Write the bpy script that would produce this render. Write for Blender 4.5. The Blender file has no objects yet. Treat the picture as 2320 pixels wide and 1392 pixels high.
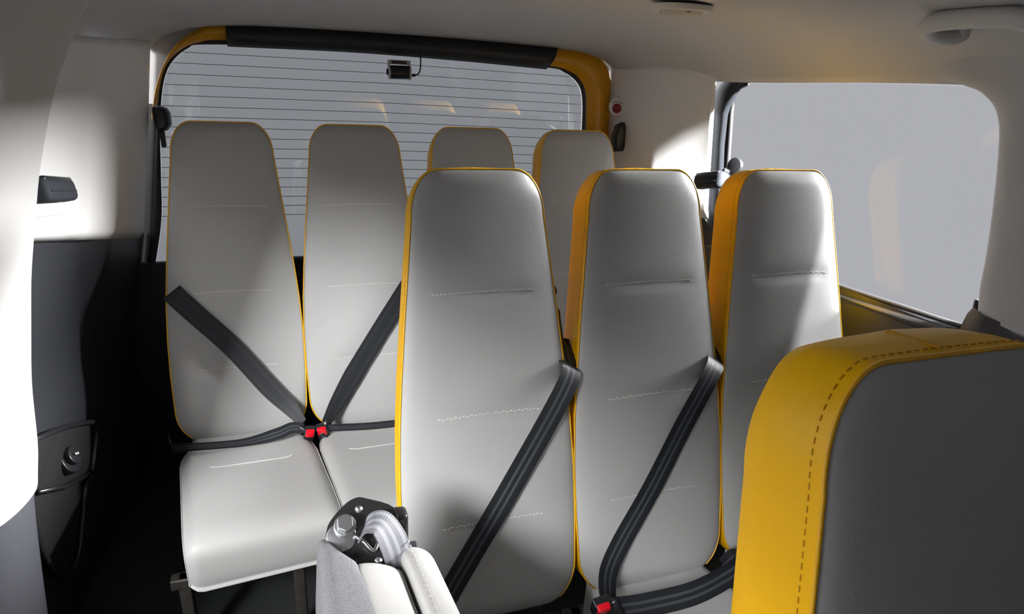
import bpy, bmesh, math, random
from mathutils import Vector, Matrix
random.seed(4)
S = bpy.context.scene
C = S.collection
# ------------------------------------------------------------------ camera
cam = bpy.data.cameras.new('camera'); camo = bpy.data.objects.new('camera', cam); C.objects.link(camo); S.camera = camo
CAM_YAW, CAM_PITCH, CAM_ROLL = .3398, .3626, -.0562
def cam_matrix():
    cy, sy, cp, sp = math.cos(CAM_YAW), math.sin(CAM_YAW), math.cos(CAM_PITCH), math.sin(CAM_PITCH)
    f = Vector((sy*cp, cy*cp, -sp)); r = Vector((cy, -sy, 0)); d = f.cross(r)
    c, k = math.cos(CAM_ROLL), math.sin(CAM_ROLL)
    r2 = c*r + k*d; d2 = -k*r + c*d
    m = Matrix((r2, -d2, -f)).transposed().to_4x4()
    m.translation = Vector((.1871, -1.9796, 1.2851))
    return m
camo.matrix_world = cam_matrix()
cam.sensor_width = 36; cam.lens = 1430.04/2320*36; cam.clip_start = .02
# ------------------------------------------------------------------ world, lamps, exposure
S.view_settings.view_transform = 'Standard'; S.view_settings.look = 'None'
S.view_settings.gamma = 1; S.view_settings.use_curve_mapping = False
S.view_settings.exposure = 0.0
w = bpy.data.worlds.new('studio'); S.world = w; w.use_nodes = True
w.node_tree.nodes['Background'].inputs[0].default_value = (.93, .94, 1.0, 1)
w.node_tree.nodes['Background'].inputs[1].default_value = .52
def area(name, loc, target, size, power, size_y=None, color=(1, 1, 1)):
    l = bpy.data.lights.new(name, 'AREA'); l.energy = power; l.size = size; l.color = color
    if size_y: l.shape = 'RECTANGLE'; l.size_y = size_y
    o = bpy.data.objects.new(name, l); C.objects.link(o); o.location = loc
    o.rotation_euler = (Vector(target)-Vector(loc)).to_track_quat('-Z', 'Y').to_euler()
    return o
area('softbox_at_sliding_door', (-1.9, -3.42, 2.6), (.5, -1.0, .5), .9, 290)
area('softbox_right_side', (5.2, -.30, 1.9), (-.2, -.1, .8), 1.3, 1900, .8)
area('fill_left_side', (-4.0, -1.0, 2.75), (.6, -1.3, .7), 1.4, 90, .8)  # added fill lamp, brightens the left-facing yellow seat sides
area('softbox_front_right', (2.15, -5.2, 4.0), (1.4, -.2, 1.05), .35, 11000)
area('softbox_right_overhead', (3.2, -1.8, 6.6), (1.2, -.9, .6), .35, 1100)
# ------------------------------------------------------------------ materials
def mat(name, col, rough=.5, bump=0, scale=300, metal=0, spec=.5, detail=2, var=0):
    m = bpy.data.materials.new(name); m.use_nodes = True; nt = m.node_tree; b = nt.nodes['Principled BSDF']
    b.inputs['Base Color'].default_value = (*col, 1); b.inputs['Roughness'].default_value = rough
    b.inputs['Metallic'].default_value = metal; b.inputs['Specular IOR Level'].default_value = spec
    if bump or var:
        tc = nt.nodes.new('ShaderNodeTexCoord'); n = nt.nodes.new('ShaderNodeTexNoise')
        n.inputs['Scale'].default_value = scale; n.inputs['Detail'].default_value = detail
        nt.links.new(tc.outputs['Object'], n.inputs['Vector'])
        if bump:
            bp = nt.nodes.new('ShaderNodeBump'); bp.inputs['Strength'].default_value = bump; bp.inputs['Distance'].default_value = .002
            nt.links.new(n.outputs['Fac'], bp.inputs['Height']); nt.links.new(bp.outputs['Normal'], b.inputs['Normal'])
        if var:
            mx = nt.nodes.new('ShaderNodeMix'); mx.data_type = 'RGBA'
            mx.inputs[6].default_value = (*[c*(1-var) for c in col], 1); mx.inputs[7].default_value = (*[min(1, c*(1+var)) for c in col], 1)
            nt.links.new(n.outputs['Fac'], mx.inputs[0]); nt.links.new(mx.outputs[2], b.inputs['Base Color'])
    return m
M_vinyl = mat('grey_vinyl', (.40, .40, .395), .46, .12, 420, spec=.4)
M_vinyl2 = mat('pale_vinyl', (.31, .305, .295), .5, .12, 420)
M_yellow = mat('yellow_vinyl', (.83, .45, .0), .45, .12, 420, spec=.22)
M_pipe = mat('yellow_piping', (.80, .42, .01), .4)
M_stitch = mat('grey_thread', (.68, .67, .65), .7)
M_dstitch = mat('brown_thread', (.58, .29, .003), .7)
M_head = mat('headliner_fabric', (.46, .465, .475), .9, .25, 700)
M_white = mat('light_grey_plastic', (.68, .675, .67), .55, .1, 600)
M_black = mat('black_plastic', (.017, .0185, .023), .5, .15, 500)
M_pillar = mat('grained_dark_plastic', (.055, .057, .066), .42, .5, 260)
M_ptrim = mat('grey_pillar_plastic', (.42, .415, .41), .55, .2, 500)
M_gloss = mat('smooth_black_plastic', (.015, .016, .018), .3)
M_rubber = mat('black_rubber', (.012, .012, .013), .55)
M_grey = mat('dark_grey_plastic', (.028, .031, .037), .7, spec=.12)
M_paint = mat('yellow_paint', (.62, .30, .006), .32)
M_felt = mat('grey_felt', (.14, .14, .15), .95, .8, 350, var=.35, detail=4)
M_metal = mat('zinc_metal', (.55, .56, .58), .28, metal=1)
M_dmetal = mat('black_enamel_metal', (.02, .02, .02), .22, metal=.3)
M_frame = mat('dark_frame_metal', (.05, .045, .04), .5, .2, 80, metal=.6, var=.4)
M_red = mat('red_plastic', (.80, .004, .018), .3)
M_dred = mat('dark_red_plastic', (.25, .01, .03), .4)
M_floor = mat('dark_floor_mat', (.012, .014, .014), .7, .3, 200)
M_handle = mat('grey_handle_plastic', (.50, .49, .47), .5)
M_silver = mat('silver_plastic', (.55, .55, .55), .3, metal=.7)
def glass(name, tint, refl=.05):
    m = bpy.data.materials.new(name); m.use_nodes = True; nt = m.node_tree; nt.nodes.clear()
    out = nt.nodes.new('ShaderNodeOutputMaterial'); t = nt.nodes.new('ShaderNodeBsdfTransparent'); g = nt.nodes.new('ShaderNodeBsdfGlossy')
    t.inputs[0].default_value = (*tint, 1); g.inputs['Roughness'].default_value = .01
    mx = nt.nodes.new('ShaderNodeMixShader'); mx.inputs[0].default_value = refl
    nt.links.new(t.outputs[0], mx.inputs[1]); nt.links.new(g.outputs[0], mx.inputs[2]); nt.links.new(mx.outputs[0], out.inputs[0])
    return m
M_glass = glass('side_glass', (.87, .87, .87), .008)
M_rglass = glass('tinted_rear_glass', (.50, .52, .53), .07)
def web_mat(name, base, stripe, lines):
    m = mat(name, base, .5, 0, spec=.32); nt = m.node_tree; b = nt.nodes['Principled BSDF']
    uv = nt.nodes.new('ShaderNodeUVMap'); sp = nt.nodes.new('ShaderNodeSeparateXYZ'); nt.links.new(uv.outputs[0], sp.inputs[0])
    rp = nt.nodes.new('ShaderNodeValToRGB'); r = rp.color_ramp; r.interpolation = 'CONSTANT'
    e = r.elements; e[0].position = 0; e[0].color = (*base, 1); e[1].position = lines[0][0]; e[1].color = (*stripe, 1)
    for i, (a, bb) in enumerate(lines):
        if i: x = e.new(a); x.color = (*stripe, 1)
        x = e.new(bb); x.color = (*base, 1)
    nt.links.new(sp.outputs[1], rp.inputs[0]); nt.links.new(rp.outputs[0], b.inputs['Base Color'])
    wv = nt.nodes.new('ShaderNodeTexWave'); wv.inputs['Scale'].default_value = 1; wv.bands_direction = 'X'
    mp = nt.nodes.new('ShaderNodeMapping'); mp.inputs['Scale'].default_value = (130, 2, 1)
    nt.links.new(uv.outputs[0], mp.inputs[0]); nt.links.new(mp.outputs[0], wv.inputs[0])
    bp = nt.nodes.new('ShaderNodeBump'); bp.inputs['Strength'].default_value = .25; bp.inputs['Distance'].default_value = .001
    nt.links.new(wv.outputs['Fac'], bp.inputs['Height']); nt.links.new(bp.outputs['Normal'], b.inputs['Normal'])
    return m
M_web = web_mat('black_webbing', (.014, .016, .020), (.062, .066, .076), [(.30, .42), (.58, .70)])
M_pweb = web_mat('plain_black_webbing', (.012, .0135, .017), (.020, .022, .027), [(.18, .30), (.70, .82)])
M_gweb = web_mat('grey_webbing', (.12, .12, .135), (.20, .205, .225), [(.2, .35), (.5, .62), (.8, .92)])
# ------------------------------------------------------------------ helpers
def link(name, me, m=None, parent=None, smooth=True):
    if m is not None and not me.materials: me.materials.append(m)
    if smooth: me.shade_smooth()
    o = bpy.data.objects.new(name, me); C.objects.link(o)
    if parent: o.parent = parent
    return o
def mesh(name, verts, faces, m=None, parent=None, smooth=True, fix=True):
    me = bpy.data.meshes.new(name); me.from_pydata([tuple(v) for v in verts], [], faces); me.update()
    if fix:
        bm = bmesh.new(); bm.from_mesh(me); bmesh.ops.recalc_face_normals(bm, faces=bm.faces); bm.to_mesh(me); bm.free()
    return link(name, me, m, parent, smooth)
def bmobj(name, bm, m, parent=None, smooth=True):
    me = bpy.data.meshes.new(name); bmesh.ops.recalc_face_normals(bm, faces=bm.faces); bm.to_mesh(me); bm.free()
    return link(name, me, m, parent, smooth)
def empty(name, loc, label, cat, group=None, rot=None):
    o = bpy.data.objects.new(name, None); C.objects.link(o); o.location = loc; o.empty_display_size = .05
    if rot: o.rotation_euler = rot
    return tag(o, label, cat, group)
def tag(o, label=None, cat=None, group=None, kind=None):
    if label: o['label'] = label
    if cat: o['category'] = cat
    if group: o['group'] = group
    if kind: o['kind'] = kind
    return o
def struct(o, label=None): return tag(o, label, kind='structure')
def bevel(o, wd, seg=3, ang=35):
    b = o.modifiers.new('b', 'BEVEL'); b.width = wd; b.segments = seg; b.limit_method = 'ANGLE'; b.angle_limit = math.radians(ang)
    return o
def solid(o, t, off=-1):
    s = o.modifiers.new('s', 'SOLIDIFY'); s.thickness = t; s.offset = off; return o
def box(bm, c, s, rot=None):
    r = bmesh.ops.create_cube(bm, size=1)['verts']
    mt = Matrix.Translation(c) @ (rot.to_4x4() if rot else Matrix()) @ Matrix.Diagonal((*s, 1))
    bmesh.ops.transform(bm, matrix=mt, verts=r); return r
def boxobj(name, c, s, m, parent=None, bev=0, rot=None, seg=3):
    bm = bmesh.new(); box(bm, c, s, rot); o = bmobj(name, bm, m, parent, smooth=bev > 0)
    if bev: bevel(o, bev, seg)
    return o
def cyl(bm, c, r, h, axis, seg=24, r2=None):
    v = bmesh.ops.create_cone(bm, cap_ends=True, segments=seg, radius1=r, radius2=r if r2 is None else r2, depth=h)['verts']
    q = Vector((0, 0, 1)).rotation_difference(Vector(axis).normalized())
    bmesh.ops.transform(bm, matrix=Matrix.Translation(c) @ q.to_matrix().to_4x4(), verts=v); return v
def cr(pts, n):                                   # Catmull-Rom resampling
    P = [Vector(p) for p in pts]; P = [2*P[0]-P[1]] + P + [2*P[-1]-P[-2]]; out = []
    segs = len(P)-3
    for i in range(n+1):
        t = i/n*segs; k = min(int(t), segs-1); t -= k; a, b, c, d = P[k:k+4]
        out.append(.5*((2*b)+(c-a)*t+(2*a-5*b+4*c-d)*t*t+(3*b-a-3*c+d)*t**3))
    return out
def tube(path, r, closed=False, seg=8):
    n = len(path); V = []; F = []; up = None
    for i, p in enumerate(path):
        a = path[(i-1) % n] if closed or i else p; b = path[(i+1) % n] if closed or i < n-1 else p
        t = (Vector(b)-Vector(a)).normalized()
        if up is None: up = t.orthogonal().normalized()
        up = (up - t*up.dot(t)).normalized(); s = t.cross(up)
        rr = r[i] if isinstance(r, (list, tuple)) else r
        for k in range(seg):
            A = 2*math.pi*k/seg; V.append(Vector(p)+rr*(math.cos(A)*up+math.sin(A)*s))
    for i in range(n if closed else n-1):
        for k in range(seg):
            F.append((i*seg+k, i*seg+(k+1) % seg, ((i+1) % n)*seg+(k+1) % seg, ((i+1) % n)*seg+k))
    if not closed: F += [tuple(range(seg)), tuple(range((n-1)*seg, n*seg))]
    return V, F
def grid(rows, closed=False):
    nc = len(rows[0]); V = [p for r in rows for p in r]; F = []
    for i in range(len(rows)-1):
        for j in range(nc if closed else nc-1):
            F.append((i*nc+j, i*nc+(j+1) % nc, (i+1)*nc+(j+1) % nc, (i+1)*nc+j))
    return V, F
def ribbon(name, pts, widths, dirs, m, parent, n=48, thick=.0016):
    P = cr(pts, n); W = cr(dirs, n)
    V = []; F = []; cols = 6; L = 0; lens = []
    ww = widths if isinstance(widths, (list, tuple)) else [widths]*len(pts)
    for i, p in enumerate(P):
        if i: L += (p-P[i-1]).length
        lens.append(L)
        t = i/n*(len(ww)-1); k = min(int(t), len(ww)-2); wd = ww[k]+(ww[k+1]-ww[k])*(t-k)
        tg = (P[min(i+1, n)]-P[max(i-1, 0)]).normalized(); d = W[i]-tg*W[i].dot(tg); d.normalize()
        for j in range(cols+1): V.append(p+d*wd*(j/cols-.5))
    for i in range(n):
        for j in range(cols):
            a = i*(cols+1)+j; F.append((a, a+1, a+cols+2, a+cols+1))
    me = bpy.data.meshes.new(name); me.from_pydata([tuple(v) for v in V], [], F); me.update()
    uv = me.uv_layers.new(name='UVMap')
    for l in me.loops:
        vi = l.vertex_index; uv.data[l.index].uv = (lens[vi//(cols+1)], (vi % (cols+1))/cols)
    o = link(name, me, m, parent); solid(o, thick, 0); e = o.modifiers.new('e', 'EDGE_SPLIT'); e.split_angle = math.radians(50); return o
def lin(x, xs, ys):
    if x <= xs[0]: return ys[0]
    for i in range(1, len(xs)):
        if x <= xs[i]: return ys[i-1]+(ys[i]-ys[i-1])*(x-xs[i-1])/(xs[i]-xs[i-1])
    return ys[-1]
def sm(x, a, b):
    t = max(0, min(1, (x-a)/(b-a))); return t*t*(3-2*t)
FLOOR = -.15
# ------------------------------------------------------------------ shell of the van
fl = boxobj('floor', (.57, -1.35, FLOOR-.02), (2.1, 3.9, .04), M_floor); struct(fl)
# ceiling: headliner that rolls down to the side walls and dips at the tailgate
HD = [0, .15, .3, .45, .55, .63, .69, .735, .765, .785, .80]
HZ = [0, 0, -.002, -.007, -.014, -.026, -.042, -.065, -.092, -.122, -.155]
def side_half(y): return .775+.075*sm(.25-y, 0, .75)
def ceil_rows():
    rows = []
    ys = [.31, .27, .22, .16, .10, .03, -.05, -.15, -.3, -.5, -.8, -1.1, -1.4, -1.8, -2.2, -2.6]
    for y in ys:
        hc = 1.432-.014*sm(y, -.5, .05)-.050*sm(y, -.05, .27)
        k = (hc-1.278-.024*sm(-y, .3, 1.0))/.155; sc = side_half(y)/.80; r = []
        for d, z in reversed(list(zip(HD, HZ))): r.append((.57-d*sc, y, hc+z*k))
        for d, z in list(zip(HD, HZ))[1:]: r.append((.57+d*sc, y, hc+z*k))
        rows.append(r)
    return rows
V, F = grid(ceil_rows()); o = mesh('ceiling', V, F, M_head); solid(o, .004, 0); struct(o, 'grey fabric headliner rolling down to the side walls')
sub = o.modifiers.new('ss', 'SUBSURF'); sub.levels = sub.render_levels = 1
o.modifiers.move(1, 0)
# left wall ---------------------------------------------------------
ZT = [-.15, .3, .46, .71, 1.04, 1.27, 1.40]; XT = [-.38, -.355, -.335, -.281, -.224, -.188, -.16]
def LX(y, z): return lin(z, ZT, XT)-.06*max(0, min(1.2, (.25-y)/.7))
def crease(y, z):                                # forward half of the trim lies a little further out
    yc = -.24-.1*(1.2-z)*2.4*.35; return -.014*sm(yc-y, -.025, .025)
def lz(y): return .713+.25*max(0, min(1, (.25-y)/.78))*.8      # where white trim meets black trim
rows = []
for i in range(41):
    y = .262-i*(.262+.66)/40; r = []
    for j in range(25):
        z0 = lz(y); z = z0+(1.30-z0)*j/24
        rx = .012*max(0, 1-j/1.2)**2 + (.02*max(0, 1-i/2.0)**2)
        r.append((LX(y, z)+crease(y, z)-rx, y, z))
    rows.append(r)
V, F = grid(rows); o = solid(mesh('trim_1', V, F, M_white), .004, 0); struct(o, 'light grey upper trim panel on the left rear wall')
rows = []
for i in range(45):
    y = .29-i*(.29+2.4)/44 if i > 30 else .29-i*.95/30
    r = []
    for j in range(30):
        z = FLOOR+(lz(y)+.01-FLOOR)*j/29
        x = LX(y, z)-.012
        if y < -.66: x = -.40-.15*sm(-.66-y, 0, .1)
        x -= .035*sm(-.02-y-(z-.6)*.3, 0, .10)*sm(z, .3, .62)*sm(-y, -.1, .02)
        r.append((x, y, z if y > -.7 else min(z, .0)))
    rows.append(r)
V, F = grid(rows); wl = mesh('wall_left', V, F, M_black); struct(wl, 'black lower trim of the left rear wall')
# cup holder recess on the black trim (left)
def LP(y, z, out=0): return Vector((LX(y, z)-.012+out, y, z))
ch = empty('cup_holder', LP(-.35, .3), 'black recessed cup holder tray in the dark left rear trim', 'cup holder')
def chp(y, z, out): return LP(y, z, out)-ch.location
rim = [(-.52, .46), (-.37, .40), (-.22, .325), (-.185, .30), (-.18, .26), (-.215, .215), (-.25, .17), (-.29, .17), (-.33, .10), (-.39, .02), (-.46, .03), (-.53, .13), (-.56, .3)]
path = [chp(y, z, .016) for y, z in rim]; path = [Vector(p) for p in cr(path+[path[0]], 60)][:-1]
V, F = tube(path, .007, True); mesh('rim', V, F, M_gloss, ch)
V = [chp(y, z, .010) for y, z in rim]; mesh('recess_plate', V, [tuple(range(len(V)))], M_rubber, ch, False)
bm = bmesh.new(); cyl(bm, chp(-.36, .30, .015), .036, .02, (1, -.1, .45)); cyl(bm, chp(-.36, .31, .02), .024, .03, (1, -.1, .45)); bevel(bmobj('socket_cap', bm, M_gloss, ch), .003)
V, F = tube([chp(-.53, .33, .018), chp(-.40, .25, .02), chp(-.24, .18, .018)], .006); mesh('divider', V, F, M_gloss, ch)
bm = bmesh.new()
for k in (-1, 1): cyl(bm, chp(-.362+k*.006, .318-k*.003, .036), .003, .002, (1, -.1, .45), 10)
bmobj('socket_symbol', bm, M_stitch, ch)
# left foreground pillar
PZ = [-.15, .17, .35, .46, .54, .68, .89, 1.08, 1.216, 1.286, 1.34, 1.42]
PX = [-.375, -.352, -.335, -.322, -.306, -.292, -.254, -.207, -.161, -.126, -.10, -.03]
def pillar(name, z0, z1, m, n, grow=0):
    rows = []
    for i in range(n+1):
        z = z0+(z1-z0)*i/n; x = lin(z, PZ, PX); r = []
        y0 = -.71; x -= .016
        sec = [(-.60, -.15), (-.30, -.16), (-.14, -.158), (-.08, -.148), (-.05, -.134), (-.03, -.114), (-.016, -.088), (-.006, -.056), (0, -.018), (-.001, .02), (-.02, .045), (-.08, .055)]
        for dx, dy in sec: r.append((x+dx-grow, y0+dy, z))
        rows.append(r)
    V, F = grid(rows); o = mesh(name, V, F, m); s = o.modifiers.new('ss', 'SUBSURF'); s.levels = s.render_levels = 1
    return o
o = pillar('trim_2', .455, 1.43, M_ptrim, 24); struct(o, 'light grey door pillar trim at the left edge')
o = pillar('trim_3', -.15, .47, M_pillar, 12, .008); struct(o, 'black lower door pillar trim at the left edge')
# right side --------------------------------------------------------
def RX(z): return 1.42+(1.28-z)*.12
WIN = [(-.315, 1.136), (-.316, 1.212), (-.330, 1.256), (-.379, 1.277), (-.784, 1.293), (-1.037, 1.297), (-1.082, 1.284), (-1.109, 1.247), (-1.131, 1.141), (-1.146, 1.007), (-1.150, .897), (-1.149, .847), (-1.136, .832), (-.977, .820), (-.787, .807), (-.36, .785), (-.325, .80), (-.318, .84)]
win = bpy.data.objects.new('window_2', None); C.objects.link(win); win.location = (1.45, -.73, .8); struct(win, 'right side window beside the second row')
def wp(y, z, out=0): return Vector((RX(z)+out, y, z))-win.location
V = [wp(y, z, .012) for y, z in WIN]; g = mesh('pane', V, [tuple(range(len(V)))], M_glass, win, False)
pth = cr([wp(y, z, .006) for y, z in WIN[10:]+WIN[:4]], 100)
V, F = tube(pth, .006); mesh('rubber_seal', V, F, M_rubber, win)
# black rear edge strip of the window
rows = []
for y, z in [(-.278, .78), (-.274, .86), (-.261, 1.008), (-.258, 1.10), (-.262, 1.19), (-.279, 1.25), (-.300, 1.270), (-.330, 1.284), (-.345, 1.292)]:
    rows.append([wp(y+.035, z, -.004), wp(y-.008, z, -.012), wp(y-.03, z-.002, -.013), wp(y-.042, z-.003, -.010), wp(y-.052, z-.006, .008)])
V, F = grid(rows); mesh('edge_trim', V, F, M_grey, win); 
# sill ledge below the window
rows = []
for y, z in [(-.25, .79), (-.36, .785), (-.787, .805), (-.977, .818), (-1.10, .828), (-1.20, .835)]:
    rows.append([wp(y, z+.004, .012), wp(y, z-.004, -.004), wp(y, z-.016, -.018), wp(y, z-.022, -.02), wp(y, z-.03, -.010), wp(y, z-.05, -.012)])
V, F = grid(rows); mesh('window_sill', V, F, M_gloss, win)
# latch of the pop-out window
bm = bmesh.new(); cyl(bm, wp(-.385, 1.045, -.02), .026, .012, (-1, -.2, .1)); cyl(bm, wp(-.37, 1.025, -.03), .008, .04, (-1, .1, .3)); bevel(bmobj('latch', bm, M_gloss, win), .003)
# rear right trim (D pillar): inner at the tailgate, sloping out to the window edge
def DX(y, z):
    inner = lin(y, [-.30, .05, .3], [1.352, 1.340, 1.325])+(1.28-z)*.05
    k = max(0, min(1, (-.03-y)/.245))
    return inner*(1-k)+(RX(z)-.022)*k
rows = []
for i in range(41):
    y = .285-i*(.285+.268)/40; r = []
    for j in range(17):
        z = .855+(1.325-.855)*j/16; r.append((DX(y, z)+.01*max(0, 1-j/1.5)**2, y, z))
    rows.append(r)
V, F = grid(rows); o = mesh('trim_4', V, F, M_white); solid(o, .004, 0); struct(o, 'light grey trim on the right rear corner')
# black lower right wall
rows = []
for i in range(40):
    y = .29-i*(.29+2.3)/39; r = []
    zt = lin(-y, [-.29, .27, .3, 1.1, 1.25, 2.4], [.86, .86, .80, .82, .86, .86])
    for j in range(24):
        z = FLOOR+(zt-FLOOR)*j/23
        x = DX(y, z)+.012 if y > -.25 else RX(z)-.008
        x += -.035*sm(z, .45, .70)*(1-sm(z, .70, .80))*sm(-y, .3, .45)
        r.append((x, y, z))
    rows.append(r)
V, F = grid(rows); o = mesh('wall_right', V, F, M_black); struct(o, 'black lower trim of the right wall')
# right front pillar (grey fabric) with black foot
edge = [tuple(v)[:2] for v in cr([(a, b, 0) for a, b in [(-.95, 1.385), (-.965, 1.34), (-.985, 1.312), (-1.03, 1.299), (-1.075, 1.284), (-1.112, 1.243), (-1.133, 1.141), (-1.148, 1.007), (-1.152, .93), (-1.160, .875)]], 42)]
rows = []
for y, z in edge:
    rows.append([(RX(z)+.012, y+.002, z), (RX(z)-.004, y-.002, z), (RX(z)-.016, y-.014, z), (RX(z)-.022, y-.04, z-.001), (RX(z)-.028, y-.09, z-.002), (RX(z)-.03, -1.42, z-.003), (RX(z)-.03, -2.66, z-.003)])
V, F = grid(rows); o = mesh('trim_5', V, F, M_head); struct(o, 'grey fabric pillar trim in front of the right window')
rows = []
for k, z in enumerate((.885, .862, .80, .6, .3, -.15)):
    rows.append([(RX(z)+.01, -1.145+.012*k*(k < 3), z), (RX(z)-.012, -1.158+.012*k*(k < 3), z), (RX(z)-.024, -1.19, z-.004), (RX(z)-.026, -1.42, z-.010), (RX(z)-.026, -2.66, z-.012)])
V, F = grid(rows); o = mesh('trim_6', V, F, M_black); struct(o, 'black foot of the right pillar trim')
# closed band over the right window between headliner and glass
rows = [[(RX(1.27)+.03, y, 1.36), (RX(1.27)+.03, y, 1.275), (1.375, y, 1.276)] for y in (-.25, -.7, -1.1, -1.75)]
rows = [[(1.40, y, 1.34), (RX(1.28)+.02, y, 1.30), (RX(1.28)+.004, y, z)] for y, z in ((-.25, 1.279), (-.379, 1.281), (-.784, 1.296), (-1.06, 1.301), (-2.66, 1.30))]
V, F = grid(rows); o = mesh('trim_7', V, F, M_head); struct(o, 'headliner edge over the right window')
struct(boxobj('light_block_front', (.57, -2.66, .62), (2.0, .03, 1.62), M_grey), 'unseen dark panel added to block light from the front')  # added panel out of view, keeps front light off the upper seats
# ------------------------------------------------------------------ tailgate
tg = bpy.data.objects.new('door_1', None); C.objects.link(tg); tg.location = (.55, .29, .6); struct(tg, 'tailgate with yellow painted frame and tinted window')
def tp(x, z, y=.28): return Vector((x, y, z))-tg.location
OUT = [(-.221, 1.08), (-.215, 1.105), (-.198, 1.169), (-.160, 1.252), (-.112, 1.310), (-.060, 1.344), (.018, 1.366), (.392, 1.366), (.75, 1.362), (1.089, 1.355), (1.220, 1.347), (1.284, 1.324), (1.322, 1.268), (1.338, 1.16), (1.348, 1.0), (1.36, .70), (1.37, .40)]
INN = [(-.206, 1.08), (-.203, 1.105), (-.187, 1.169), (-.160, 1.236), (-.113, 1.283), (-.064, 1.305), (.016, 1.316), (.392, 1.318), (.75, 1.308), (1.065, 1.298), (1.155, 1.283), (1.202, 1.255), (1.231, 1.204), (1.241, 1.10), (1.246, 1.0), (1.262, .70), (1.27, .40)]
def ring(A, B, sy=.28, curve=.02, n=6):
    rows = []
    for (x0, z0), (x1, z1) in zip(A, B):
        rows.append([tp(x0+(x1-x0)*k/n, z0+(z1-z0)*k/n, sy-curve*math.sin(math.pi*k/n)) for k in range(n+1)])
    return rows
def dense(L, n): return [tuple(v)[:2] for v in cr([(a, b, 0) for a, b in L], n)]
DO, DI = dense(OUT, 108), dense(INN, 108)
V, F = grid(ring(DO, DI)); mesh('painted_frame', V, F, M_paint, tg)
# black cloth-like trim cover along the header
hd_o = [(.018, 1.368), (.392, 1.368), (.75, 1.364), (1.101, 1.356)]; hd_i = [(.016, 1.300), (.392, 1.304), (.75, 1.297), (1.062, 1.286)]
V, F = grid(ring(dense(hd_o, 30), dense(hd_i, 30), .274, .026, 8)); o = mesh('header_trim', V, F, M_black, tg); solid(o, .004, 0)
GL = [(-.275, .60), (-.235, .761), (-.218, .90), (-.203, 1.039), (-.190, 1.12), (-.171, 1.196), (-.143, 1.247), (-.096, 1.287), (-.040, 1.301), (.254, 1.310), (.65, 1.303), (1.052, 1.292), (1.139, 1.277), (1.195, 1.241), (1.218, 1.188), (1.227, 1.085), (1.232, .98), (1.25, .761), (1.262, .60)]
FR = [(-.30, .60), (-.262, .761), (-.238, .90), (-.214, 1.039), (-.20, 1.12), (-.182, 1.20), (-.155, 1.255), (-.11, 1.292), (-.062, 1.312), (.254, 1.325), (.65, 1.32), (1.058, 1.305), (1.155, 1.289), (1.208, 1.257), (1.235, 1.20), (1.244, 1.085), (1.249, .98), (1.265, .761), (1.28, .60)]
V, F = grid(ring(dense(FR, 108), dense(GL, 108), .284, .004, 2)); mesh('window_seal', V, F, M_rubber, tg)
FI = [((a[0]+b[0])/2, (a[1]+b[1])/2) for a, b in zip(FR, GL)]
FO = [(-.62, .55), (-.62, .75), (-.62, .9), (-.62, 1.05), (-.62, 1.15), (-.62, 1.3), (-.55, 1.45), (-.35, 1.55), (-.1, 1.6), (.254, 1.6), (.65, 1.6), (1.1, 1.6), (1.3, 1.58), (1.5, 1.5), (1.7, 1.35), (1.75, 1.1), (1.75, .98), (1.75, .75), (1.75, .55)]
V, F = grid(ring(dense(FO, 108), dense(FI, 108), .302, 0, 2)); o = mesh('body_flange', V, F, M_rubber, tg); o.data.materials.append(M_head)
for p_ in o.data.polygons:
    if p_.center.z+tg.location.z > 1.13: p_.material_index = 1
g = dense(GL, 90); V = [tp(x, z, .295) for x, z in g]; mesh('pane', V, [tuple(range(len(V)))], M_rglass, tg, False)
for k in range(17):
    zl = 1.276-.0315*k; zr = 1.264-.0318*k
    pts = [(x, z) for x, z in g]
    def cross(side, zz):
        best = None
        for (xa, za), (xb, zb) in zip(pts, pts[1:]):
            if min(za, zb) <= zz <= max(za, zb) and za != zb:
                x = xa+(xb-xa)*(zz-za)/(zb-za)
                if (x < .5) == side: best = x
        return best
    xa, xb = cross(True, zl), cross(False, zr)
    if xa is None or xb is None: continue
    V, F = tube([tp(xa, zl, .292), tp(.5, (zl+zr)/2+.006, .292), tp(xb, zr, .292)], .0011, seg=4)
    mesh('defroster_line', V, F, M_grey, tg)
boxobj('lower_panel', tp(.53, .22, .29), (2.4, .03, .80), M_black, tg, .01)
# small camera on the rear window
vc = empty('rear_camera', (.535, .262, 1.26), 'small silver and black camera stuck high on the rear window', 'camera')
bm = bmesh.new(); cyl(bm, (0, -.012, -.010), .0215, .066, (1, 0, .02), 28); bevel(bmobj('camera_body', bm, M_gloss, vc), .003)
for k in (-1, 1):
    bm = bmesh.new(); cyl(bm, (k*.034, -.012, -.010), .0235, .006, (1, 0, .02), 28); box(bm, (k*.034, 0, .012), (.006, .03, .03)); bevel(bmobj('side_plate', bm, M_silver, vc), .0015)
boxobj('top_bracket', (0, .004, .021), (.066, .028, .014), M_silver, vc, .003)
boxobj('bracket_inlay', (.0, -.011, .0205), (.05, .004, .008), M_gloss, vc, .001)
bm = bmesh.new(); cyl(bm, (-.039, -.012, -.010), .010, .005, (1, 0, .02), 20); bmobj('lens', bm, M_grey, vc)
V, F = tube(cr([(.036, -.008, -.018), (.052, -.006, -.017), (.066, -.004, -.010), (.072, -.002, .01), (.073, .0, .05)], 24), .0024); mesh('cable', V, F, M_rubber, vc)
V, F = tube([(.036, -.008, -.018), (.054, -.007, -.0165)], .0045); mesh('plug', V, F, M_rubber, vc)
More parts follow.
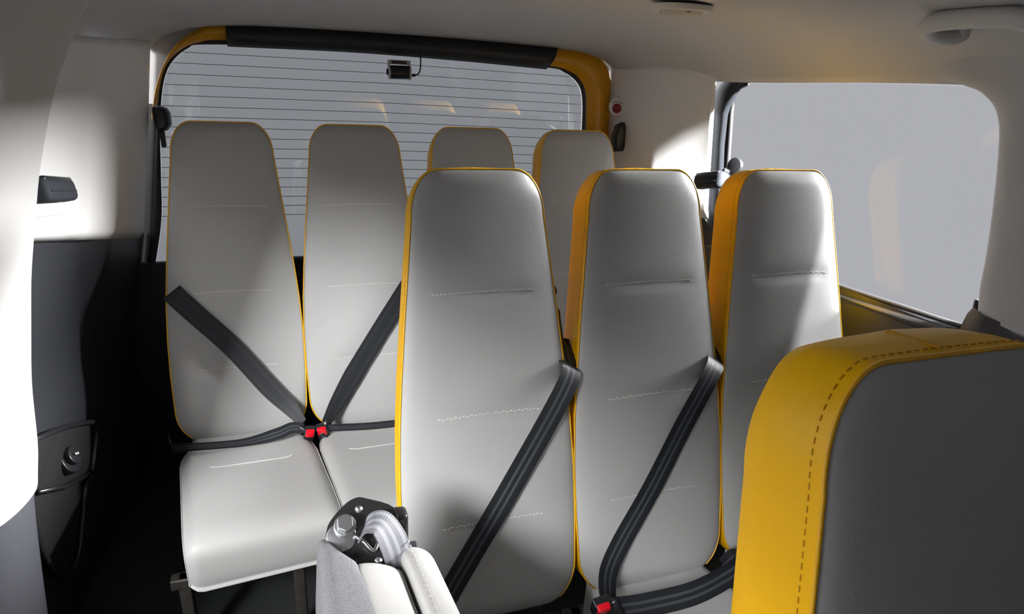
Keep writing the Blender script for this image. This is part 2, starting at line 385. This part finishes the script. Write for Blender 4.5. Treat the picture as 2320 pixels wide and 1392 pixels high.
# round alarm button on the right rear trim
ab = empty('emergency_button', (1.336, .215, 1.170), 'round white button with dark red centre on the right rear trim', 'button')
ax = Vector((-.72, -.66, -.1)).normalized()
bm = bmesh.new(); cyl(bm, -ax*.002, .038, .014, ax, 36); bevel(bmobj('base', bm, M_white, ab), .003)
bm = bmesh.new(); cyl(bm, ax*.010, .037, .012, ax, 36, .031); bevel(bmobj('cover', bm, M_white, ab), .003)
sx = ax.cross(Vector((0, 0, 1))).normalized(); sz = sx.cross(ax)
bm = bmesh.new(); cyl(bm, ax*.017+sz*(-.004), .017, .004, ax, 28); bmobj('press_disc', bm, M_dred, ab)
for k in range(5):
    a = math.radians(50+20*k); bm = bmesh.new(); cyl(bm, ax*.0165+sx*math.cos(a)*.025+sz*(math.sin(a)*.025-.004), .0022, .003, ax, 8); bmobj('dot', bm, M_dred, ab)
# tailgate stop blocks
def blob(name, loc, label, pts, depth, rot=0):
    o = empty(name, loc, label, 'latch')
    V = []; n = len(pts)
    for d, s in ((0, 1), (depth*.7, 1), (depth, .75)):
        cx_ = sum(p[0] for p in pts)/n; cz_ = sum(p[1] for p in pts)/n
        for x, z in pts: V.append((cx_+(x-cx_)*s, -d, cz_+(z-cz_)*s))
    F = [tuple(range(n)), tuple(range(2*n, 3*n))]
    for l in range(2):
        for k in range(n): F.append((l*n+k, l*n+(k+1) % n, (l+1)*n+(k+1) % n, (l+1)*n+k))
    return bevel(mesh('block', V, F, M_gloss, o), .004), o
b, o = blob('tailgate_stop', (-.185, .255, 1.08), 'black rounded stop block on the left tailgate edge', [(-.022, -.02), (-.012, -.032), (.012, -.03), (.024, -.012), (.024, .022), (.016, .036), (-.012, .045), (-.022, .035)], .04)
boxobj('pin', (-.005, -.012, -.055), (.014, .02, .05), M_gloss, o, .004)
b, o = blob('tailgate_stop', (1.342, .185, 1.062), 'black rounded stop block under the round white button', [(-.036, -.05), (.010, -.045), (.034, -.03), (.03, .01), (.018, .045), (-.004, .058), (-.03, .045), (-.04, .01)], .035)
# ------------------------------------------------------------------ ceiling fittings
vent = empty('ceiling_vent', (.955, -.74, 1.4185), 'round grey air vent in the headliner', 'vent')
V, F = grid([[(math.cos(a)*r*1.0, math.sin(a)*r*.80, z) for a in [2*math.pi*k/40 for k in range(40)]] for r, z in ((.066, .002), (.064, -.007), (.055, -.010), (.046, -.008), (.044, .004))], True)
mesh('rim', V, F, M_handle, vent)
for k in range(5):
    y = -.026+k*.013; hw = .044*math.sqrt(max(0, 1-(y/.037)**2))
    boxobj('slat', (0, y, -.009), (hw*2, .003, .010), M_handle, vent, rot=Matrix.Rotation(.7, 3, 'X'))
boxobj('tab', (0, 0, -.012), (.006, .06, .006), M_handle, vent, .002)
bm = bmesh.new(); v = cyl(bm, (0, 0, -.006), .050, .002, (0, 0, 1), 32); bmesh.ops.scale(bm, vec=(1, .8, 1), verts=v); bmobj('backing', bm, M_grey, vent)
gh = empty('grab_handle', (1.215, -1.128, 1.390), 'moulded grey grab handle above the right window', 'handle')
HP = [(.085, .035, -.006), (.070, .040, -.015), (.04, .046, -.014), (.012, .042, -.006), (.0, .025, .002), (-.002, -.02, .005), (-.002, -.08, .005), (0, -.115, .002), (.012, -.132, -.006), (.04, -.125, -.014), (.070, -.105, -.014), (.085, -.10, -.006)]
V, F = tube(cr(HP, 60), .0155, seg=12); mesh('grip', V, F, M_handle, gh)
for y in (.036, -.10):
    bm = bmesh.new(); cyl(bm, (.082, y, .004), .014, .045, (.25, 0, 1), 20, .018); bevel(bmobj('mount', bm, M_handle, gh), .004)
# belt retainer clips on the side walls
def clip(loc, rot, label, ln, bez):
    o = empty('belt_clip', loc, label, 'clip', rot=rot)
    boxobj('clip_body', (.022, 0, 0), (.040, ln, .046), M_grey, o, .012, seg=4)
    boxobj('top_cap', (.022, 0, .020), (.036, ln-.02, .012), M_gloss, o, .004)
    boxobj('groove', (.0425, 0, -.004), (.003, ln-.03, .003), M_gloss, o)
    if bez: boxobj('recess_plate', (-.001, .014, -.006), (.006, ln+.03, .082), M_white, o, .003)
    bm = bmesh.new(); cyl(bm, (.02, ln/2-.012, .014), .009, .03, (1, 0, 0), 16); bmobj('screw', bm, M_gloss, o)
    return o
clip((-.297, -.498, 1.003), (-.19, -.16, .09), 'black belt clip on the light left wall panel', .21, True)
clip((1.412, -.335, .990), (.22, -.10, math.pi-.12), 'dark belt clip on the bright right wall beside the window', .15, False)
# ------------------------------------------------------------------ seats
REC = .2864; CR_, SR_ = math.cos(REC), math.sin(REC); T = 1.25
def bk(u, v, h=0): return Vector((u, -SR_*v-CR_*h, T-CR_*v+SR_*h))
HV = [.09, .2, .3, .4, .5, .6, .7, .80]
HW = [.131, .1435, .155, .1655, .174, .1785, .1785, .175]
def hw(v):
    if v < .09: return .075+.056*math.sqrt(max(0, 1-((.09-v)/.09)**2))
    if v > .80: return .105+.070*math.sqrt(max(0, 1-((v-.80)/.0905)**2))
    return lin(v, HV, HW)
VS = [.09*(1-math.sin(math.pi/2*k/14)) for k in range(14, 0, -1)] + [.09+.71*k/62 for k in range(63)] + [.80+.0898*math.sin(math.pi/2*k/10) for k in range(1, 11)]
ST = [.234, .472, .688]
def front_h(u, v, wd):
    s = abs(u)/wd; e = min(1, v/.03, (.8895-v)/.03); e = max(0, e)
    h = .010*(1-s**7)**.6*math.sqrt(max(0, 1-(1-e)**2))
    h += .006*(1-s*s)*e
    for sv in ST:
        g_ = sm(.115-abs(u), 0, .03); d = v-sv
        h -= .0034*math.exp(-(d/.007)**2)*g_*e
        h += .0006*math.exp(-((abs(d)-.04)/.03)**2)*g_*e
    return h
def outline():
    L = [(-hw(v), v) for v in reversed(VS)] + [(-.05, 0), (0, 0), (.05, 0)] + [(hw(v), v) for v in VS] + [(.05, .89), (0, .89), (-.05, .89)]
    return L
TH = .081
def make_backrest(root):
    rows = []; n = 26
    for v in VS:
        wd = hw(v); r = []
        for k in range(n+1):
            u = wd*math.sin(math.pi/2*(2*k/n-1)); r.append(bk(u, v, front_h(u, v, wd)))
        rows.append(r)
    V, F = grid(rows); back = mesh('backrest', V, F, M_vinyl, root)
    OL = outline(); ins = .985
    def cw(u, v, c): return v-c*max(0, 1-(u/.118)**2)*(1-sm(v, .0, .09))     # the top is crowned
    def ring_(ku, kv, c, h): return [bk(u*ku, cw(u, .445+(v-.445)*kv, c), h) for u, v in OL]
    rows = [ring_(1, 1, 0, 0), ring_(1.004, 1, .003, -.012), ring_(1.005, 1, .009, -TH*.4), ring_(1.004, .998, .013, -TH*.75), ring_(.99, .988, .012, -TH), ring_(.95, .96, .008, -TH-.012)]
    V, F = grid(rows, True); band = mesh('side_band', V, F, M_yellow, root)
    V = ring_(.95, .96, .008, -TH-.012)
    mesh('back_panel', V, [tuple(range(len(V)))], M_vinyl, root, False)
    V, F = tube([bk(u*1.002, v+(.0 if v > .3 else -.001), .001) for u, v in OL if v < .885], .0020, False, 6); mesh('piping', V, F, M_pipe, band)
    for sv in ST:
        bm = bmesh.new()
        for k in range(26):
            u = -.10+k*.008; box(bm, bk(u, sv+.0016*(k % 2)-.004*math.cos(u*12), front_h(u, sv, hw(sv))+.0016), (.0052, .0019, .0018))
        bmobj('stitching', bm, M_stitch, back, False)
    bm = bmesh.new(); pl = [bk(u*1.006, cw(u, v, .003)-.0008*(v < .3), -.0125) for u, v in OL if v < .86]; acc = 0; nxt = .005
    for a, b in zip(pl, pl[1:]):
        L = (b-a).length
        if L < 1e-6: continue
        d = (b-a)/L; q = Vector((1, 0, 0)).rotation_difference(d).to_matrix()
        while nxt < acc+L:
            box(bm, a+d*(nxt-acc), (.0048, .0008, .0008), q); nxt += .0085
        acc += L
    bmobj('band_stitching', bm, M_dstitch, band, False)
    bm = bmesh.new(); box(bm, bk(-.008, -.0082, -TH*.42), (.0015, TH*.60, .0016), Matrix.Rotation(-REC+.17, 3, 'X')); bmobj('band_seam', bm, M_dstitch, band, False)
def make_cushion(root, rot=0):
    pr = [(-.20, .405), (-.30, .402), (-.42, .40), (-.55, .402), (-.62, .402), (-.655, .396), (-.677, .383), (-.688, .362), (-.688, .33), (-.682, .29), (-.672, .262), (-.655, .252), (-.4, .255), (-.2, .26)]
    pr = [tuple(v)[:2] for v in cr([(a, b, 0) for a, b in pr], 52)]
    n = 22; rows = []; tr = math.tan(rot)
    cy_, cz_ = -.44, .33
    def cp(s, y, z):
        e = abs(s); k = 1-.05*max(0, (e-.85)/.15)**2.2
        yy = cy_+(y-cy_)*k; zz = cz_+(z-cz_)*(1-.20*max(0, (e-.82)/.18)**2.4)
        if z > .37: zz -= .005*math.exp(-((yy+.40)/.02)**2)*sm(.62-e, 0, .15)
        wx = .1755*(1-.20*sm(y, -.36, -.22))
        f_ = sm(-yy, .24, .70)
        return Vector((s*wx-(yy+.24)*tr, yy+s*wx*.55*tr*f_, zz))
    for y, z in pr: rows.append([cp(math.sin(math.pi/2*(2*k/n-1)), y, z) for k in range(n+1)])
    V, F = grid(rows); m = len(rows); nc = n+1
    F += [tuple(i*nc for i in range(m)), tuple(i*nc+n for i in range(m))]
    pad = mesh('cushion', V, F, M_vinyl, root)
    for s in (-1, 1):
        V, F = tube([cp(s, y, z)+Vector((0, 0, .001)) for y, z in pr[4:44]], .0018, seg=6); mesh('welt', V, F, M_vinyl, pad)
    V, F = tube([cp(-.6+.05*k, -.40, .401)+Vector((0, 0, .0032)) for k in range(25)], .0012, seg=6); mesh('stitching', V, F, M_stitch, pad)
def make_base(root, y0=-.62, y1=-.16):
    for x in (-.13, .13):
        for y in (y0, y1): boxobj('leg', (x, y, .125), (.028, .028, .25), M_frame, root, .004)
    boxobj('cross_rail', (0, y0, .235), (.32, .03, .03), M_frame, root, .004)
    boxobj('cross_rail', (0, y1, .235), (.32, .03, .03), M_frame, root, .004)
    boxobj('hinge_bracket', (0, -.20, .33), (.24, .04, .24), M_dmetal, root, .006, rot=Matrix.Rotation(-REC, 3, 'X'))
def kids(o): return [x for x in bpy.data.objects if x.parent == o]
def copy_kids(src, r, skip=()):
    for k in kids(src):
        if k.name.split('.')[0] in skip: continue
        d = k.copy(); C.objects.link(d); d.parent = r; copy_kids(k, d)
def copy_seat(src, name, loc, label, group, skip=()):
    r = src.copy(); r.name = name; C.objects.link(r); r.location = loc; tag(r, label, 'seat', group); copy_kids(src, r, skip)
    return r
s0 = empty('van_seat', (0, 0, FLOOR), 'grey seat with yellow piping at the far left of the rear row', 'seat', 'rear row of seats')
make_backrest(s0); make_cushion(s0, math.radians(9)); make_base(s0)
s1 = copy_seat(s0, 'van_seat', (.36, 0, FLOOR), 'grey seat second from left in the rear row, its belt crossing from upper right', 'rear row of seats')
s2 = copy_seat(s0, 'van_seat', (.72, 0, FLOOR), 'grey rear row seat of which only the top shows above the middle aisle seat', 'rear row of seats')
s3 = copy_seat(s0, 'van_seat', (1.08, 0, FLOOR), 'grey rear row seat in the corner below the round white button', 'rear row of seats')
XM, YM = .515, -.811
m1 = copy_seat(s0, 'van_seat', (XM, YM, FLOOR), 'tall grey seat with yellow edge standing behind the folded jump seat', 'middle row of seats', ('cushion',))
boxobj('seat_base', (0, -.33, .245), (.34, .30, .12), M_gloss, m1, .02)
m2 = copy_seat(s0, 'van_seat', (XM+.36, YM, FLOOR), 'grey seat with broad yellow side, middle one of the three in the centre row', 'middle row of seats', ('cushion',))
make_cushion(m2, 0)
m3 = copy_seat(m2, 'van_seat', (XM+.72, YM, FLOOR), 'grey seat with broad yellow side next to the right side window', 'middle row of seats')
f1 = copy_seat(m2, 'van_seat', (.657, -1.677, FLOOR), 'large foreground grey seat with wide stitched yellow band at the lower right corner', None)
# ------------------------------------------------------------------ belts and buckles
def sp(root, u, v, h): return root.location+bk(u, v, h)
def strap(name, root, pts, m, parent, width=.044, n=48):
    P = [sp(root, *p)-parent.location for p in pts]; D = []
    nrm = Vector((0, -CR_, SR_))
    for i in range(len(P)):
        t = P[-1]-P[1]; D.append(t.cross(nrm).normalized())
    return ribbon(name, P, width, D, m, parent, n)
def tongue(parent, p, ax, size=(.034, .05, .018)):
    q = Vector((0, 1, 0)).rotation_difference(Vector(ax).normalized()).to_matrix()
    boxobj('latch_tongue', Vector(p)-parent.location, size, M_gloss, parent, .007, rot=q)
def belt(label, loc): return empty('seat_belt', loc, label, 'seat belt', 'fastened seat belts')
def buckle(loc, label, ax, sc=1):
    o = empty('belt_buckle', loc, label, 'buckle', 'red button buckles')
    q = Vector((0, 0, 1)).rotation_difference(Vector(ax).normalized()); o.rotation_euler = q.to_euler()
    h = boxobj('housing', (0, 0, -.03*sc), (.030*sc, .020*sc, .06*sc), M_gloss, o, .004)
    boxobj('release_button', (0, -.009*sc, -.012*sc), (.023*sc, .012*sc, .026*sc), M_red, h, .0025)
    boxobj('stalk', (0, .004*sc, -.10*sc), (.018*sc, .006*sc, .10*sc), M_rubber, o, .002)
    return o
b1 = belt('black belt crossing the far left rear seat from its left edge', sp(s0, -.17, .45, .02))
strap('shoulder_strap', s0, [(-.150, .470, -.05), (-.158, .464, -.012), (-.150, .470, .020), (-.103, .524, .025), (-.013, .626, .027), (.079, .755, .029), (.131, .819, .036), (.160, .858, .06)], M_pweb, b1, [.054, .055, .056, .056, .056, .055, .044, .026])
b1l = [(-.20, .875, -.02), (-.185, .892, .03), (-.14, .885, .075), (0, .888, .085), (.09, .875, .085), (.13, .865, .075), (.162, .872, .07)]
P = [sp(s0, *p)-b1.location for p in b1l]
ribbon('lap_strap', P, [.034]*5+[.032, .03], [Vector((0, -.36, .94))]*4+[Vector((0, .2, .95)), Vector((-.1, .3, .9)), Vector((-.2, .3, .9))], M_web, b1)
tongue(b1, sp(s0, .166, .878, .075), (.75, -.3, -.5), (.022, .045, .014))
b2 = belt('black belt crossing the second rear seat down to the left', sp(s1, .12, .5, .02))
strap('shoulder_strap', s1, [(.178, .38, -.03), (.170, .428, .012), (.117, .503, .024), (.044, .606, .026), (-.048, .739, .029), (-.102, .821, .036), (-.136, .868, .06)], M_pweb, b2, [.054, .055, .056, .056, .056, .044, .026])
b2l = [(-.135, .878, .075), (-.10, .880, .078), (0, .885, .085), (.10, .885, .08), (.18, .880, .04)]
ribbon('lap_strap', [sp(s1, *p)-b2.location for p in b2l], .034, [Vector((0, -.42, .92))]*5, M_web, b2)
tongue(b2, sp(s1, -.138, .880, .075), (-.45, -.4, -.8), (.026, .05, .014))
bw = sp(s0, .186, .870, .085)
buckle(bw+Vector((-.006, 0, 0)), 'red buckle button at left of the pair between two left rear seats', (.15, -.45, 1))
buckle(bw+Vector((.024, .002, .002)), 'red buckle button at right of the pair between two left rear seats', (-.15, -.45, 1), 1.08)
b3 = belt('black striped belt crossing the tall middle row aisle seat', sp(m1, .1, .5, .02))
strap('shoulder_strap', m1, [(.176, .34, -.04), (.173, .385, .0), (.160, .428, .024), (.035, .615, .027), (-.085, .785, .028), (-.135, .86, .03), (-.17, .92, .01)], M_web, b3, .046)
b4 = belt('black striped belt crossing the middle seat of the centre row', sp(m2, .1, .5, .02))
strap('shoulder_strap', m2, [(.168, .375, -.03), (.166, .408, .0), (.142, .435, .026), (.066, .547, .026), (-.017, .671, .03), (-.087, .769, .03), (-.122, .822, .036), (-.140, .850, .06), (-.150, .872, .09)], M_web, b4, .046)
b4l = [(-.140, .872, .10), (-.08, .874, .105), (.03, .870, .11), (.12, .852, .105), (.155, .842, .095), (.174, .850, .06), (.176, .89, .02)]
ribbon('lap_strap', [sp(m2, *p)-b4.location for p in b4l], .048, [Vector((.05, .45, .88))]*3+[Vector((-.1, .5, .85))]*2+[Vector((-.2, .55, .8)), Vector((-.2, .6, .8))], M_web, b4)
tongue(b4, sp(m2, -.144, .880, .10), (.35, -.5, -.8), (.036, .06, .016))
buckle(sp(m2, -.172, .848, .10), 'red buckle button between the two left centre row seats', (-.25, -.5, 1), 1.15)
b5 = belt('black belt of the seat by the right window, mostly behind the foreground seat', sp(m3, .1, .5, .02))
strap('shoulder_strap', m3, [(.165, .44, -.05), (.164, .455, .0), (.15, .475, .022), (.02, .62, .027), (-.10, .80, .03), (-.17, .885, .04), (-.19, .93, .02)], M_web, b5, .046)
# belt retractor covers on the right edge of the middle row seats
def retractor(root, label):
    loc = sp(root, .166, .36, -.03); o = empty('belt_retractor', loc, label, 'retractor', 'belt retractors')
    V, F = tube(cr([Vector((-.006, .02, .08)), Vector((-.002, .015, .05)), Vector((.004, -.008, -.02)), Vector((.006, -.03, -.10))], 16), [.006]+[.010]*15+[.008], seg=10); mesh('cover', V, F, M_gloss, o)
    bm = bmesh.new(); cyl(bm, (-.014, .03, .115), .013, .012, (.2, -.9, .3), 18); bevel(bmobj('knob', bm, M_frame, o), .003)
    return o
retractor(m1, 'black belt retractor cover between the left two centre row seats')
retractor(m2, 'black belt retractor cover between the right two centre row seats')
# ------------------------------------------------------------------ folded jump seat
js = empty('folded_jump_seat', (.26, -1.45, FLOOR), 'folded jump seat with grey felt side, vinyl edge and bolted belt bracket', 'seat')
def jp(x, y, z): return Vector((x, y, z))-js.location
def loft(name, sec, y0, y1, m, n=22, slant=0):
    sec = [tuple(v)[:2] for v in cr([(a, b, 0) for a, b in sec], 44)]; rows = []
    for i in range(n+1):
        t = (i/n)**1.8; y = y0+(y1-y0)*t; e = max(0, 1-t/.06); k = max(0, min(1.8, (-1.2-y)/.2))
        rows.append([jp(x+k*lin(x, [.165, .222, .284, .340], [-.008, .024, .021, .024]), y-slant*sm(x, .183, .228)*max(0, 1-t*5), z-.014*e*e) for x, z in sec])
    V, F = grid(rows); c = len(sec); F += [tuple(range(c)), tuple(range(n*c, n*c+c))]
    return mesh(name, V, F, m, js)
loft('felt_panel', [(.232, .61), (.229, .638), (.221, .647), (.205, .648), (.192, .645), (.183, .632), (.178, .58), (.172, .48), (.168, .30), (.168, .06), (.22, .05), (.226, .3), (.232, .5)], -1.200, -1.80, M_felt, slant=.06)
loft('vinyl_edge', [(.219, .638), (.226, .645), (.245, .643), (.266, .634), (.279, .624), (.283, .600), (.283, .40), (.28, .06), (.225, .05), (.218, .3), (.214, .60)], -1.268, -1.80, M_vinyl2)
loft('vinyl_edge', [(.287, .60), (.289, .622), (.296, .632), (.312, .632), (.328, .622), (.336, .604), (.340, .56), (.340, .40), (.337, .06), (.292, .05), (.287, .3)], -1.240, -1.80, M_vinyl2)
bm = bmesh.new()
for k in range(52):
    y = -1.245-k*.010; kk = max(0, min(1.8, (-1.2-y)/.2)); box(bm, jp(.304+.0215*kk, y, .6335), (.0012, .0055, .0012))
bmobj('stitching', bm, M_vinyl, js, False)
# bracket plate: tilted towards the viewer
pq = Matrix.Rotation(math.radians(38), 3, 'X')
pc = Vector((.246, -1.215, .628))
def pp(a, b, h=0): return jp(*(pc+pq @ Vector((a, b, h))))
plate = [(-.052, .010), (-.045, .030), (-.022, .052), (-.004, .060), (.012, .056), (.050, .036), (.052, .0), (.040, -.046), (.005, -.060), (-.020, -.058), (-.030, -.046), (-.040, -.015)]
plate = [tuple(v)[:2] for v in cr([(a, b, 0) for a, b in plate]+[(plate[0][0], plate[0][1], 0)], 48)][:-1]
n = len(plate); V = [pp(a, b, .0) for a, b in plate]+[pp(a, b, .006) for a, b in plate]
F = [tuple(range(n)), tuple(range(n, 2*n))]+[(k, (k+1) % n, n+(k+1) % n, n+k) for k in range(n)]
bp_ = bevel(mesh('bracket_plate', V, F, M_dmetal, js, False), .0015, 2)
for a, b in ((-.002, .042), (-.012, -.046), (.018, -.036)):
    bm = bmesh.new(); cyl(bm, pp(a, b, .0065), .0055 if b > -.04 else .005, .0015, pq @ Vector((0, 0, 1)), 16); bmobj('hole', bm, M_metal, bp_)
bm = bmesh.new(); cyl(bm, pp(-.030, .006, .008), .021, .005, pq @ Vector((0, 0, 1)), 28); bevel(bmobj('washer', bm, M_metal, bp_), .001)
bm = bmesh.new(); cyl(bm, pp(-.024, .020, .014), .016, .005, pq @ Vector((0, 0, 1)), 24); cyl(bm, pp(-.024, .020, .024), .0135, .017, pq @ Vector((0, 0, 1)), 6, .0125); bevel(bmobj('hex_bolt', bm, M_metal, js, False), .0012, 2)
V, F = tube(cr([pp(-.012, .004, .012), pp(.0, -.008, .016), pp(.012, -.022, .014), pp(.02, -.012, .010)], 16), .003); mesh('anchor_ring', V, F, M_metal, js)
boxobj('bracket_arm', jp(.300, -1.188, .608), (.032, .03, .075), M_dmetal, js, .008)
ribbon('belt_loop', [pp(-.006, -.004, .014), pp(.008, .012, .028), pp(.026, .010, .033), pp(.040, -.016, .028), pp(.046, -.046, .016), pp(.042, -.075, -.004)], [.020, .036, .044, .046, .040, .024],
       [Vector((.55, .75, .35)), Vector((.5, .8, .3)), Vector((.6, .75, .1)), Vector((.8, .5, 0)), Vector((.9, .3, 0)), Vector((.95, .2, 0))], M_gweb, js, 36, .003)
boxobj('end_cap', jp(.307, -1.226, .598), (.036, .022, .022), M_black, js, .003)
